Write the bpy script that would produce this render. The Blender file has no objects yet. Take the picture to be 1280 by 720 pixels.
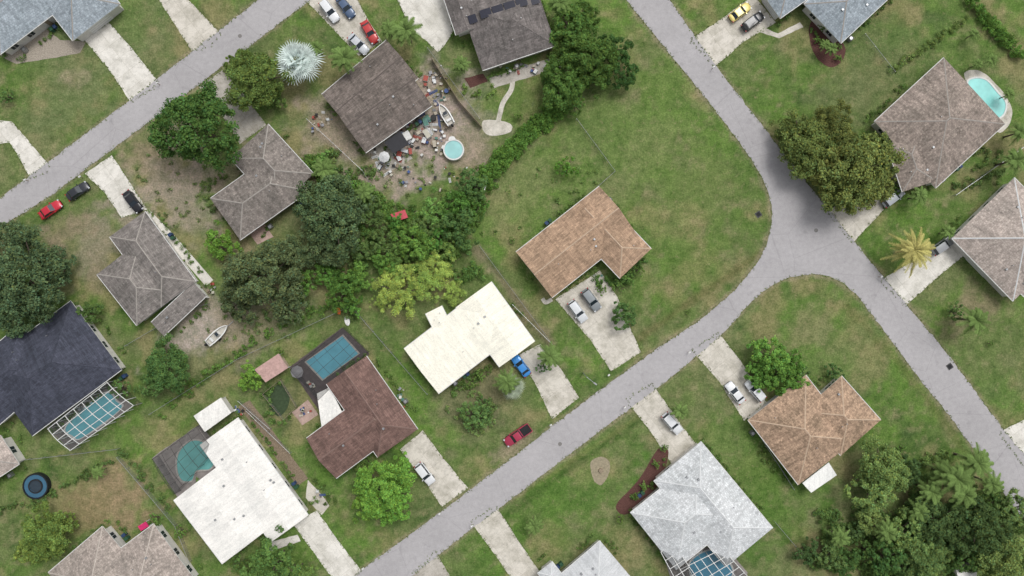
import bpy, math, random
import numpy as np
from mathutils import Vector, Matrix
random.seed(7); rng=np.random.default_rng(7)
S=6.5; H=131.28; K=1.08
scene=bpy.context.scene; COL=scene.collection
def W(px,py,z=0.0):
    f=(1-z/H)/S
    return Vector(((px-640)*f,(360-py)*f))
def lin(c):
    c=c/255.0
    return c/12.92 if c<=0.04045 else ((c+0.055)/1.055)**2.4
def alb(r,g,b,k=None):
    k=k or K
    return (min(lin(r)/k,.82),min(lin(g)/k,.82),min(lin(b)/k,.82),1)
# ---------------------------------------------------------------- materials
def newmat(name):
    m=bpy.data.materials.new(name); m.use_nodes=True
    nt=m.node_tree; b=nt.nodes['Principled BSDF']
    return m,nt,b
def N(nt,t,**kw):
    n=nt.nodes.new(t)
    for k,v in kw.items(): setattr(n,k,v)
    return n
def noise(nt,vec,scale,detail=4,rough=.6):
    n=N(nt,'ShaderNodeTexNoise'); n.inputs['Scale'].default_value=scale
    n.inputs['Detail'].default_value=detail; n.inputs['Roughness'].default_value=rough
    if vec is not None: nt.links.new(vec,n.inputs['Vector'])
    return n
def ramp(nt,fac,stops):
    r=N(nt,'ShaderNodeValToRGB'); e=r.color_ramp.elements
    e[0].position,e[0].color=stops[0][0],(*[stops[0][1]]*3,1) if not isinstance(stops[0][1],tuple) else stops[0][1]
    e[1].position,e[1].color=stops[1][0],(*[stops[1][1]]*3,1) if not isinstance(stops[1][1],tuple) else stops[1][1]
    for p,c in stops[2:]:
        x=e.new(p); x.color=(*[c]*3,1) if not isinstance(c,tuple) else c
    nt.links.new(fac,r.inputs[0]); return r
def mul(nt,a,b,fac=1.0,mode='MULTIPLY'):
    m=N(nt,'ShaderNodeMix',data_type='RGBA',blend_type=mode)
    if isinstance(fac,float): m.inputs[0].default_value=fac
    else: nt.links.new(fac,m.inputs[0])
    for s,i in ((a,6),(b,7)):
        if isinstance(s,tuple): m.inputs[i].default_value=s
        else: nt.links.new(s,m.inputs[i])
    return m.outputs[2]
def bump(nt,b,h,strength=.4,dist=.05):
    n=N(nt,'ShaderNodeBump'); n.inputs['Strength'].default_value=strength; n.inputs['Distance'].default_value=dist
    nt.links.new(h,n.inputs['Height']); nt.links.new(n.outputs[0],b.inputs['Normal'])
_pc={}
def plain(name,col,rough=.6,var=.25,scale=2.0,metal=0.0,spec=.3):
    key=(name,col)
    if key in _pc: return _pc[key]
    m,nt,b=newmat(name); g=N(nt,'ShaderNodeNewGeometry')
    n=noise(nt,g.outputs['Position'],scale,4,.65)
    r=ramp(nt,n.outputs[0],[(.3,1-var),(.7,1+var*.3)])
    nt.links.new(mul(nt,col,r.outputs[0]),b.inputs['Base Color'])
    b.inputs['Roughness'].default_value=rough; b.inputs['Metallic'].default_value=metal
    b.inputs['Specular IOR Level'].default_value=spec
    _pc[key]=m; return m
def concrete(name,col,stain=.36):
    m,nt,b=newmat(name); g=N(nt,'ShaderNodeNewGeometry'); P=g.outputs['Position']
    n1=noise(nt,P,.35,7,.75); n2=noise(nt,P,5,4,.75)
    c=mul(nt,col,ramp(nt,n1.outputs[0],[(.34,(1-stain,1-stain,1-stain*1.12,1)),(.58,(1.06,1.06,1.05,1))]).outputs[0])
    c=mul(nt,c,ramp(nt,n2.outputs[0],[(.3,.84),(.66,1.08)]).outputs[0])
    v=noise(nt,P,.9,4,.6); c=mul(nt,c,ramp(nt,v.outputs[0],[(.58,1.0),(.72,.76)]).outputs[0])
    uv=N(nt,'ShaderNodeUVMap'); br=N(nt,'ShaderNodeTexBrick'); br.offset=0
    mp=N(nt,'ShaderNodeMapping'); mp.inputs['Rotation'].default_value=(0,0,math.radians(-37.4)); nt.links.new(uv.outputs[0],mp.inputs[0])
    nt.links.new(mp.outputs[0],br.inputs['Vector']); br.inputs['Scale'].default_value=1
    br.inputs['Brick Width'].default_value=3.0; br.inputs['Row Height'].default_value=3.0; br.inputs['Mortar Size'].default_value=.03
    br.inputs['Color1'].default_value=(1,1,1,1); br.inputs['Color2'].default_value=(.92,.92,.91,1); br.inputs['Mortar'].default_value=(.74,.73,.7,1)
    c=mul(nt,c,br.outputs[0])
    nt.links.new(c,b.inputs['Base Color']); b.inputs['Roughness'].default_value=.85; b.inputs['Specular IOR Level'].default_value=.2
    return m
def roofmat(name,col,kind='tile',var=.3):
    m,nt,b=newmat(name); uv=N(nt,'ShaderNodeUVMap'); g=N(nt,'ShaderNodeNewGeometry'); hgt=None
    if kind=='metal':
        sx=N(nt,'ShaderNodeSeparateXYZ'); nt.links.new(uv.outputs[0],sx.inputs[0])
        w=N(nt,'ShaderNodeMath',operation='PINGPONG'); w.inputs[1].default_value=.5; nt.links.new(sx.outputs[0],w.inputs[0])
        r0=ramp(nt,w.outputs[0],[(.0,.9),(.06,1.0)]); c=mul(nt,col,r0.outputs[0])
    elif kind=='smooth':
        c=mul(nt,col,(1,1,1,1))
    else:
        br=N(nt,'ShaderNodeTexBrick'); nt.links.new(uv.outputs[0],br.inputs['Vector']); br.inputs['Scale'].default_value=1
        bw,rh=(.42,.38) if kind=='tile' else (.9,.3)
        br.inputs['Brick Width'].default_value=bw; br.inputs['Row Height'].default_value=rh; br.inputs['Mortar Size'].default_value=.035
        br.inputs['Mortar Smooth'].default_value=.6
        br.inputs['Color1'].default_value=(1.2,1.2,1.2,1); br.inputs['Color2'].default_value=(1-var*.75,)*3+(1,); br.inputs['Mortar'].default_value=(.78,.77,.76,1)
        c=mul(nt,col,br.outputs[0]); hgt=br.outputs[0]
    mp=N(nt,'ShaderNodeMapping'); mp.inputs['Scale'].default_value=(1.4,.18,1); nt.links.new(uv.outputs[0],mp.inputs[0])
    st=noise(nt,mp.outputs[0],1.0,6,.75); c=mul(nt,c,ramp(nt,st.outputs[0],[(.32,1-var),(.6,1.1)]).outputs[0])
    big=noise(nt,g.outputs['Position'],.3,5,.7); c=mul(nt,c,ramp(nt,big.outputs[0],[(.34,(1-var*.7,1-var*.66,1-var*.7,1)),(.62,(1.1,1.09,1.08,1))]).outputs[0])
    fn=noise(nt,g.outputs['Position'],4,3,.8); c=mul(nt,c,ramp(nt,fn.outputs[0],[(.34,1-var*.7),(.64,1.16)]).outputs[0])
    nt.links.new(c,b.inputs['Base Color']); b.inputs['Roughness'].default_value=.85 if kind not in('metal','smooth') else .6; b.inputs['Specular IOR Level'].default_value=.2
    if hgt: bump(nt,b,hgt,.35,.03)
    return m
def leafmat(name):
    m,nt,b=newmat(name); oi=N(nt,'ShaderNodeObjectInfo'); at=N(nt,'ShaderNodeAttribute'); at.attribute_name='leaf'
    c=mul(nt,oi.outputs['Color'],at.outputs['Color'])
    nt.nodes.remove(b); df=N(nt,'ShaderNodeBsdfDiffuse'); nt.links.new(c,df.inputs[0])
    tr=N(nt,'ShaderNodeBsdfTranslucent'); nt.links.new(c,tr.inputs[0])
    mx=N(nt,'ShaderNodeMixShader'); mx.inputs[0].default_value=.15
    nt.links.new(df.outputs[0],mx.inputs[1]); nt.links.new(tr.outputs[0],mx.inputs[2])
    nt.links.new(mx.outputs[0],nt.nodes['Material Output'].inputs[0]); return m
LEAF=leafmat('foliage_leaves'); BARK=plain('bark',(.12,.095,.07,1),.9,.4,4)
def screenmat(name,col,dens):
    m,nt,b=newmat(name); nt.nodes.remove(b); b=N(nt,'ShaderNodeBsdfDiffuse'); b.inputs[0].default_value=col
    t=N(nt,'ShaderNodeBsdfTransparent'); mx=N(nt,'ShaderNodeMixShader'); mx.inputs[0].default_value=dens
    nt.links.new(t.outputs[0],mx.inputs[1]); nt.links.new(b.outputs[0],mx.inputs[2])
    nt.links.new(mx.outputs[0],nt.nodes['Material Output'].inputs[0]); return m
SCREEN=screenmat('screen_mesh',(.05,.055,.055,1),.3); CHAIN=screenmat('chain_link_mesh',(.3,.3,.3,1),.22)
WHITE=plain('white_trim',(.66,.66,.64,1),.5,.12); DARK=plain('dark_rubber',(.02,.02,.022,1),.8,.2)
GLASS=plain('window_glass',(.02,.03,.04,1),.08,.1,2,0,.6); CHROME=plain('light_lens',(.6,.62,.65,1),.2,.1)
REDL=plain('red_lens',(.35,.01,.01,1),.3,.1); METAL=plain('galvanised_metal',(.4,.41,.42,1),.4,.2,3,.6)
BRONZE=plain('bronze_frame',(.06,.05,.045,1),.5,.2); WOOD=plain('weathered_wood',(.3,.24,.17,1),.85,.4,5)
MULCH=plain('red_mulch',(.13,.06,.05,1),.95,.6,6); SAND=plain('sandy_soil',alb(160,150,126),.95,.35,2.5)
def watermat(name,col):
    m,nt,b=newmat(name); g=N(nt,'ShaderNodeNewGeometry'); n=noise(nt,g.outputs['Position'],.4,3)
    c=mul(nt,col,ramp(nt,n.outputs[0],[(.3,.85),(.7,1.08)]).outputs[0])
    nt.links.new(c,b.inputs['Base Color']); b.inputs['Roughness'].default_value=.08; b.inputs['Specular IOR Level'].default_value=.5
    n2=noise(nt,g.outputs['Position'],3,2); bump(nt,b,n2.outputs[0],.15,.03); return m
# ---------------------------------------------------------------- mesh builder
class MB:
    def __init__(s): s.v=[];s.f=[];s.mi=[];s.mats=[]
    def mid(s,m):
        if m not in s.mats: s.mats.append(m)
        return s.mats.index(m)
    def face(s,pts,mat):
        i=len(s.v); s.v+= [tuple(p) for p in pts]; s.f.append(tuple(range(i,i+len(pts)))); s.mi.append(s.mid(mat))
    def box(s,c,size,ang,mat,top=None,bev=0.0):
        hx,hy,hz=size[0]/2,size[1]/2,size[2]/2; ca,sa=math.cos(ang),math.sin(ang)
        t=1-bev
        P=[]
        for z,k in ((-hz,1),(hz,t)):
            for x,y in ((-hx,-hy),(hx,-hy),(hx,hy),(-hx,hy)):
                x*=k;y*=k; P.append((c[0]+x*ca-y*sa,c[1]+x*sa+y*ca,c[2]+z))
        for q in ((0,3,2,1),(4,5,6,7),(0,1,5,4),(1,2,6,5),(2,3,7,6),(3,0,4,7)):
            s.face([P[i] for i in q],top if (top and q[0]==4) else mat)
    def cyl(s,p0,p1,r0,r1,mat,n=8,cap=True,capmat=None):
        p0=Vector(p0);p1=Vector(p1);d=(p1-p0).normalized()
        a=d.orthogonal().normalized();b=d.cross(a)
        R0=[p0+(a*math.cos(t)+b*math.sin(t))*r0 for t in [2*math.pi*i/n for i in range(n)]]
        R1=[p1+(a*math.cos(t)+b*math.sin(t))*r1 for t in [2*math.pi*i/n for i in range(n)]]
        for i in range(n): s.face([R0[i],R0[(i+1)%n],R1[(i+1)%n],R1[i]],mat)
        if cap: s.face(R1,capmat or mat); s.face(R0[::-1],mat)
    def poly(s,pts,z,mat,th=0.0):
        ar=sum(pts[i][0]*pts[(i+1)%len(pts)][1]-pts[(i+1)%len(pts)][0]*pts[i][1] for i in range(len(pts)))
        if ar<0: pts=pts[::-1]
        s.face([(p[0],p[1],z) for p in pts],mat)
        if th:
            n=len(pts)
            for i in range(n):
                a=pts[i];b=pts[(i+1)%n]; s.face([(a[0],a[1],z-th),(b[0],b[1],z-th),(b[0],b[1],z),(a[0],a[1],z)],mat)
    def obj(s,name,parent=None,smooth=False,merge=False):
        me=bpy.data.meshes.new(name); me.from_pydata(s.v,[],s.f)
        for m in s.mats: me.materials.append(m)
        me.polygons.foreach_set('material_index',s.mi)
        uvl=me.uv_layers.new(name='UVMap'); me.update()
        for p in me.polygons:
            n=p.normal
            if abs(n.z)>.999: u=Vector((1,0,0))
            else: u=Vector((0,0,1)).cross(n).normalized()
            v=n.cross(u)
            for li in p.loop_indices:
                co=me.vertices[me.loops[li].vertex_index].co; uvl.data[li].uv=(co.dot(u),co.dot(v))
        if merge:
            import bmesh
            bm=bmesh.new(); bm.from_mesh(me); bmesh.ops.remove_doubles(bm,verts=bm.verts,dist=.0005); bm.to_mesh(me); bm.free()
        if smooth: me.polygons.foreach_set('use_smooth',[True]*len(me.polygons))
        o=bpy.data.objects.new(name,me); COL.objects.link(o)
        if parent: o.parent=parent
        return o
def empty(name):
    e=bpy.data.objects.new(name,None); COL.objects.link(e); e.empty_display_size=.5; return e
def catmull(pts,n=8,closed=False):
    P=[Vector(p) for p in pts]; out=[]; m=len(P)
    rngi=range(m) if closed else range(m-1)
    for i in rngi:
        p1=P[i];p2=P[(i+1)%m]
        p0=P[i-1] if (closed or i>0) else p1*2-p2
        p3=P[(i+2)%m] if (closed or i+2<m) else p2*2-p1
        for k in range(n):
            t=k/n; out.append(.5*((2*p1)+(p2-p0)*t+(2*p0-5*p1+4*p2-p3)*t*t+(3*p1-p0-3*p2+p3)*t**3))
    if not closed: out.append(P[-1])
    return out
# ---------------------------------------------------------------- ground
def vnoise(x,y,seed):
    xi=np.floor(x).astype(np.int64); yi=np.floor(y).astype(np.int64); fx=x-xi; fy=y-yi
    fx=fx*fx*(3-2*fx); fy=fy*fy*(3-2*fy)
    def h(a,b):
        n=(a*374761393+b*668265263+seed*982451653)&0x7fffffff
        n=((n^(n>>13))*1274126177)&0x7fffffff
        return ((n^(n>>16))&0xffff)/65535.0
    return (h(xi,yi)*(1-fx)+h(xi+1,yi)*fx)*(1-fy)+(h(xi,yi+1)*(1-fx)+h(xi+1,yi+1)*fx)*fy
def fbm(x,y,seed,oct=4):
    s=0;a=.5;t=0
    for i in range(oct): s=s+a*vnoise(x*2**i,y*2**i,seed+i); t+=a; a*=.55
    return s/t
out_l=[-2500,-1400,-800,-450,-280,-190,-150,-125]
xs=np.array(out_l+list(np.arange(-108,108.01,.5))+[-v for v in out_l[::-1]])
ys=np.array(out_l+[-90]+list(np.arange(-64,64.01,.5))+[90]+[-v for v in out_l[::-1]])
X,Y=np.meshgrid(xs,ys); PX=X*S+640; PY=360-Y*S
def L3(c): return np.array(alb(*c)[:3])
n1=fbm(X/14,Y/14,3); n2=fbm(X/4,Y/4,11); n3=fbm(X/1.6,Y/1.6,23,3); n4=fbm(X/7,Y/7,51)
col=np.empty(X.shape+(3,)); base=L3((93,118,60)); bright=L3((94,127,56)); dull=L3((116,124,82)); dark=L3((74,98,52)); yel=L3((138,134,92))
col[:]=base
def mixc(w,c):
    global col
    w=np.clip(w,0,1)[...,None]; col=col*(1-w)+c*w
mixc((n1-.45)*4,bright); mixc((.47-n1)*3.5,dull); mixc((n2-.55)*3,dull); mixc((.42-n2)*4,dark); mixc((n3-.57)*3.2,L3((126,130,88))); mixc(np.clip((n4-.54)*5,0,.7),yel)
def blob(px,py,rx,ry,c,st=.7,ang=-37):
    a=math.radians(ang); dx=PX-px; dy=PY-py
    u=(dx*math.cos(a)+dy*math.sin(a))/rx; v=(-dx*math.sin(a)+dy*math.cos(a))/ry
    d=np.sqrt(u*u+v*v)+(n2-.5)*1.7+(n3-.5)*1.3
    mixc(np.clip((1.1-d)*1.6,0,1)*st,L3(c))
def line(pts,w,c,st=.6,nz=1.0):
    D=np.full(X.shape,1e9)
    for (x0,y0),(x1,y1) in zip(pts,pts[1:]):
        dx,dy=x1-x0,y1-y0; t=np.clip(((PX-x0)*dx+(PY-y0)*dy)/(dx*dx+dy*dy),0,1)
        D=np.minimum(D,np.hypot(PX-x0-t*dx,PY-y0-t*dy))
    mixc(np.clip(1.3-D/w+(n2-.5)*1.4*nz+(n3-.5)*1.2*nz,0,1)*st,L3(c))
G1=(84,122,50); G2=(96,128,60); DR=(160,150,130); DR2=(138,130,100)
for b in [(770,150,150,100,(104,131,66),.5),(850,250,90,70,(102,129,64),.4),(640,240,60,50,(122,132,84),.6),(760,240,40,25,(122,130,86),.6),(820,180,50,30,(118,132,80),.5),(700,330,200,30,(98,124,62),.3),(880,220,30,50,(116,128,78),.4),
 (930,600,110,90,G1,.6),(700,620,110,60,G1,.5),(1010,430,90,50,(98,124,64),.4),(1010,410,40,22,(130,132,90),.7),(1060,450,60,40,(112,126,78),.5),(860,340,80,40,(94,124,56),.4),(900,560,40,24,(108,126,72),.5),(740,560,40,16,(106,126,70),.5),
 (1215,440,70,60,(102,118,70),.6),(1215,390,42,30,(136,128,98),.7),(1180,190,60,50,G2,.4),(1100,90,90,60,(94,114,66),.6),(1250,500,40,40,(96,122,64),.5),(1060,120,60,30,(112,118,80),.4),
 (215,228,72,62,DR,.85),(185,195,34,42,DR2,.8),(110,310,65,40,(140,136,110),.8),(85,290,30,20,DR2,.7),(480,215,80,50,DR,.9),(535,160,88,66,(162,152,136),.95),(590,190,34,34,(148,140,116),.8),(440,180,50,46,DR,.8),(300,320,30,24,DR2,.6),
 (405,165,36,46,(148,140,116),.85),(150,622,62,42,(142,130,96),.95),(110,640,44,28,(134,126,88),.8),(270,400,76,36,(158,152,130),.85),(330,395,70,44,(142,136,108),.7),(240,420,34,18,(168,162,144),.8),(130,350,30,20,DR2,.5),
 (85,105,80,60,(110,124,80),.7),(90,100,22,14,(148,140,112),.7),(180,30,50,40,(112,124,82),.6),(300,220,40,36,(136,128,104),.7),(560,580,50,40,(100,118,68),.5),(585,500,60,45,(116,118,84),.8),(30,100,40,30,(90,120,56),.5),(50,60,30,20,(108,124,78),.5),
 (560,400,60,40,(104,122,72),.5),(640,130,50,50,(96,120,60),.5),(190,520,60,30,(96,120,62),.5),(820,100,60,30,(100,126,62),.4),(650,415,22,50,(132,124,98),.7,-37),(170,30,30,30,(94,122,60),.5),(345,45,24,24,(104,116,70),.5),
 (440,420,40,60,(92,110,64),.5),(700,410,40,40,(90,114,58),.5),(620,600,40,40,(90,116,56),.5),(980,620,60,60,(86,116,52),.5),(350,500,30,30,(86,98,64),.6),(230,260,36,60,(142,138,114),.7),(1180,350,50,20,(120,124,86),.6),(640,560,26,12,(150,140,114),.7),(560,460,30,30,(110,118,78),.5),(30,520,30,30,(100,116,68),.5),(120,430,30,30,(120,124,90),.6)]:
    blob(*b)
line([(595,310),(690,430)],7,(140,130,104),.7)
line([(625,650),(720,580),(820,512)],5,(64,90,40),.6,.6); line([(790,430),(870,372),(950,318)],6,(102,104,64),.7,.8); line([(640,625),(800,520)],3,(116,124,70),.4)
line([(1060,385),(1130,460),(1205,560)],6,(98,106,60),.5,.8); line([(1125,395),(1190,455),(1260,530)],4,(114,118,74),.4)
line([(900,100),(945,180),(962,250)],5,(118,126,80),.4); line([(560,650),(480,720)],5,(84,104,52),.4)
up=[(-900,1750),(443,719),(600,603),(700,525),(800,451),(878,397),(925,355),(952,318),(964,283),(963,250),(947,212),(905,152),(850,83),(778,-6),(-200,-1330)]
mid=[(-146,-1330),(833,-6),(895,82),(968,176),(1030,255),(1105,347),(1180,437),(1250,531),(1300,590),(2300,1860)]
low=[(2225,1860),(1262,626),(1238,592),(1190,524),(1150,474),(1098,404),(1068,366),(1042,348),(1010,343),(975,351),(940,376),(902,418),(832,477),(762,530),(620,638),(513,721),(-830,1750)]
rA=[(-20,264),(0,248),(160,127),(325,-2)]; rB=[(388,0),(240,112),(60,247),(0,284)]
for e in (up[1:-1],mid[1:-1],low[1:-1],rA,rB): line(e,3.2,(142,136,108),.65,.9)
line([(180,515),(300,440),(440,380)],5,(84,102,60),.5); line([(720,150),(767,215)],3,(92,112,62),.5)
nx,ny=len(xs),len(ys)
verts=np.stack([X.ravel(),Y.ravel(),np.zeros(X.size)],1)
idx=np.arange(nx*ny).reshape(ny,nx)
faces=np.stack([idx[:-1,:-1].ravel(),idx[:-1,1:].ravel(),idx[1:,1:].ravel(),idx[1:,:-1].ravel()],1)
def fastmesh(name,verts,faces,mats,colattr=None,colname='leaf',mi=None):
    me=bpy.data.meshes.new(name); k=faces.shape[1]
    me.vertices.add(len(verts)); me.vertices.foreach_set('co',verts.astype(np.float32).ravel())
    me.loops.add(faces.size); me.loops.foreach_set('vertex_index',faces.astype(np.int32).ravel())
    me.polygons.add(len(faces)); me.polygons.foreach_set('loop_start',np.arange(0,faces.size,k,dtype=np.int32))
    for m in mats: me.materials.append(m)
    if mi is not None: me.polygons.foreach_set('material_index',mi.astype(np.int32))
    me.update(calc_edges=True); me.validate()
    if colattr is not None:
        a=me.color_attributes.new(colname,'FLOAT_COLOR','POINT')
        c4=np.concatenate([colattr,np.ones((len(colattr),1))],1).astype(np.float32); a.data.foreach_set('color',c4.ravel())
    return me
gm,nt,b=newmat('lawn_grass'); at=N(nt,'ShaderNodeAttribute'); at.attribute_name='tint'; g=N(nt,'ShaderNodeNewGeometry'); P=g.outputs['Position']
c=at.outputs['Color']
a1=noise(nt,P,.5,8,.8); c=mul(nt,c,ramp(nt,a1.outputs[0],[(.34,(.56,.64,.56,1)),(.66,(1.4,1.26,1.42,1))]).outputs[0])
a2=noise(nt,P,2.6,5,.85); c=mul(nt,c,ramp(nt,a2.outputs[0],[(.34,(.62,.64,.62,1)),(.66,(1.4,1.34,1.45,1))]).outputs[0])
a3=noise(nt,P,.8,6,.82); msk=ramp(nt,a3.outputs[0],[(.55,0.0),(.7,.7)]); c=mul(nt,c,alb(152,143,108),msk.outputs[0],'MIX')
nt.links.new(c,b.inputs['Base Color']); b.inputs['Roughness'].default_value=.95; b.inputs['Specular IOR Level'].default_value=.05
bump(nt,b,a2.outputs[0],.8,.1)
me=fastmesh('ground',verts,faces,[gm],col.reshape(-1,3),'tint'); o=bpy.data.objects.new('ground',me); COL.objects.link(o)
# ---------------------------------------------------------------- roads
rm,nt,b=newmat('asphalt'); g=N(nt,'ShaderNodeNewGeometry'); P=g.outputs['Position']
a=noise(nt,P,.12,5,.6); c=mul(nt,alb(174,171,172),ramp(nt,a.outputs[0],[(.3,.92),(.65,1.05)]).outputs[0])
a=noise(nt,P,1.2,6,.7); c=mul(nt,c,ramp(nt,a.outputs[0],[(.3,.9),(.65,1.06)]).outputs[0])
a=noise(nt,P,.45,3,.5); c=mul(nt,c,ramp(nt,a.outputs[0],[(.66,1.0),(.72,.88)]).outputs[0])
a4=noise(nt,P,9,3,.8); c=mul(nt,c,ramp(nt,a4.outputs[0],[(.3,.84),(.65,1.1)]).outputs[0])
v=N(nt,'ShaderNodeTexVoronoi',feature='DISTANCE_TO_EDGE'); v.inputs['Scale'].default_value=.09
dn=noise(nt,P,.5,5,.7); vm=mul(nt,P,dn.outputs['Color'],.12,'LINEAR_LIGHT'); nt.links.new(vm,v.inputs[0])
c=mul(nt,c,ramp(nt,v.outputs[0],[(.0,.86),(.007,1.0)]).outputs[0])
nt.links.new(c,b.inputs['Base Color']); b.inputs['Roughness'].default_value=.9; b.inputs['Specular IOR Level'].default_value=.15
def wob(pts,amp=.12):
    out=[]
    for i,p in enumerate(pts):
        q=pts[(i+1)%len(pts)]; n=max(1,int((q-p).length/.8)) if (q-p).length<400 else 1
        for k in range(n):
            t=p.lerp(q,k/n); out.append(Vector((t.x+random.uniform(-amp,amp),t.y+random.uniform(-amp,amp))))
    return out
mb=MB()
eU=catmull(up[1:-1],6); eM=catmull(mid[1:-1],4); eL=catmull(low[1:-1],6)
pts=[Vector(up[0])]+eU+[Vector(up[-1]),Vector(mid[0])]+eM+[Vector(mid[-1]),Vector(low[0])]+eL+[Vector(low[-1])]
mb.poly(wob([W(p.x,p.y) for p in pts]),.030,rm,.03); mb.obj('road')
mb=MB(); q=[(-1200,1160),(0,248),(160,127),(325,-2),(1500,-900),(1560,-890),(388,0),(240,112),(60,247),(0,284),(-1200,1200)]
mb.poly(wob([W(*p) for p in q]),.030,rm,.03); mb.obj('road')
for (x,y) in [(948,268),(1187,458)]:
    mb=MB(); p=W(x,y); mb.box((p.x,p.y,.04),(1.1,1.1,.08),.6,plain('drain_concrete',alb(190,188,180),.9),plain('drain_grate',(.06,.06,.06,1),.6)); mb.box((p.x,p.y,.09),(.7,.7,.03),.6,DARK); mb.obj('storm_drain')
for (x,y) in [(1020,288),(300,45),(700,555)]:
    mb=MB(); p=W(x,y); mb.cyl((p.x,p.y,.0),(p.x,p.y,.042),.38,.38,plain('cast_iron',(.2,.19,.18,1),.6),20); mb.obj('manhole_cover')
# ---------------------------------------------------------------- driveways & paving
C1=concrete('driveway_concrete',alb(214,208,198)); C2=concrete('driveway_concrete_pale',alb(228,224,217),.28); C3=concrete('driveway_concrete_aged',alb(190,184,176),.4)
PAV=concrete('patio_pavers',alb(192,166,156)); DDECK=plain('dark_deck',alb(98,88,88),.8,.35,1.5); GDECK=plain('grey_pool_deck',alb(152,145,141),.85,.3,1)
zc=[.010]
def slab(name,q,mat,smooth=False,z=None):
    mb=MB(); P=[Vector(p) for p in q]
    if smooth: P=catmull(P,5,True)
    zc[0]+=.0004
    mb.poly(wob([W(p.x,p.y) for p in P],.06),z or zc[0],mat,.01); return mb.obj(name)
def ribbon(name,pts,w,mat,n=6,z=None):
    P=[W(p.x,p.y) for p in catmull([Vector(p) for p in pts],n)]; Lp=[];Rp=[]; w=w/S/2
    for i,p in enumerate(P):
        d=(P[min(i+1,len(P)-1)]-P[max(i-1,0)]).normalized(); nrm=Vector((-d.y,d.x)); Lp.append(p+nrm*w); Rp.append(p-nrm*w)
    mb=MB(); zc[0]+=.0004; mb.poly(Lp+Rp[::-1],z or zc[0],mat,.01); return mb.obj(name)
DRV=[([(104,48),(136,28),(166,62),(197,101),(190,112),(163,127),(135,85)],C2),([(195,-6),(230,-6),(276,42),(268,54),(242,67),(222,36)],C1),
 ([(-5,150),(15,152),(32,172),(62,207),(58,217),(38,223),(20,190),(12,178),(-5,180)],C2),([(106,217),(140,194),(160,225),(184,262),(152,272),(130,240)],C2),
 ([(248,108),(278,88),(300,112),(333,156),(300,180),(275,140)],C3),([(380,-2),(440,-14),(460,25),(478,52),(449,70),(420,40)],C1),
 ([(494,-6),(560,-6),(566,42),(548,66),(534,52),(515,38)],C2),([(862,50),(900,25),(942,-6),(970,28),(930,52),(893,84)],C1),
 ([(1032,262),(1095,240),(1105,262),(1066,303),(1054,292)],C1),([(1100,350),(1150,322),(1186,296),(1206,318),(1168,350),(1131,383)],C2),([(1248,540),(1290,520),(1330,560),(1285,590)],C2),
 ([(694,374),(750,338),(772,372),(801,440),(764,464),(738,425)],C1),([(648,444),(676,430),(702,462),(724,497),(690,524),(672,485)],C1),([(500,562),(528,538),(556,575),(585,610),(552,634),(530,600)],C1),
 ([(366,655),(396,638),(420,672),(452,714),(424,735),(395,695)],C2),([(588,652),(620,632),(648,676),(680,722),(650,740),(620,695)],C1),([(510,722),(545,690),(566,726),(545,750)],C3),
 ([(782,500),(815,479),(842,518),(872,558),(842,584),(812,538)],C1),([(864,437),(898,416),(925,450),(958,503),(930,526),(900,478)],C1)]
for q,m in DRV: slab('driveway',q,m)
slab('gravel_bed',[(0,70),(50,30),(75,50),(108,52),(100,66),(70,72),(20,80)],plain('gravel',alb(176,166,152),.95,.5,5))
ribbon('footpath',[(182,266),(215,300),(262,354)],12,C2); ribbon('footpath',[(641,98),(639,112),(629,128),(625,142),(622,156)],6,C1)
slab('patio',[(603,152),(620,150),(637,154),(640,162),(630,168),(608,168)],C1,True); ribbon('footpath',[(690,374),(682,378),(678,373)],5,C1)
slab('patio',[(365,515),(385,500),(398,518),(378,532)],PAV); slab('patio',[(310,290),(330,280),(342,296),(322,306)],PAV); slab('patio',[(290,192),(304,185),(312,208),(298,214)],PAV)
slab('footpath',[(330,680),(372,668),(376,676),(336,690)],C2); slab('patio',[(385,600),(402,618),(412,632),(402,644),(382,622)],C1)
slab('patio',[(610,98),(696,70),(702,84),(618,110)],C3); slab('mulch_bed',[(1012,30),(1030,26),(1046,44),(1057,62),(1050,79),(1034,83),(1016,64)],MULCH,True)
slab('mulch_bed',[(770,632),(798,600),(822,562),(836,566),(822,606),(786,642)],MULCH,True); slab('mulch_bed',[(290,196),(304,184),(310,204),(298,212)],MULCH)
slab('footpath',[(940,28),(972,42),(1000,28),(1004,34),(974,48),(938,36)],C1); slab('side_path',[(298,508),(312,500),(385,598),(372,608)],plain('brown_gravel',alb(144,128,108),.95,.5,4))
slab('patio',[(462,190),(492,168),(516,198),(488,214)],C3)
slab('garden_bed',[(580,98),(604,92),(610,102),(588,110)],MULCH)
slab('sand_patch',[(738,578),(752,571),(762,578),(761,592),(752,606),(742,600)],SAND,True)
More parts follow.
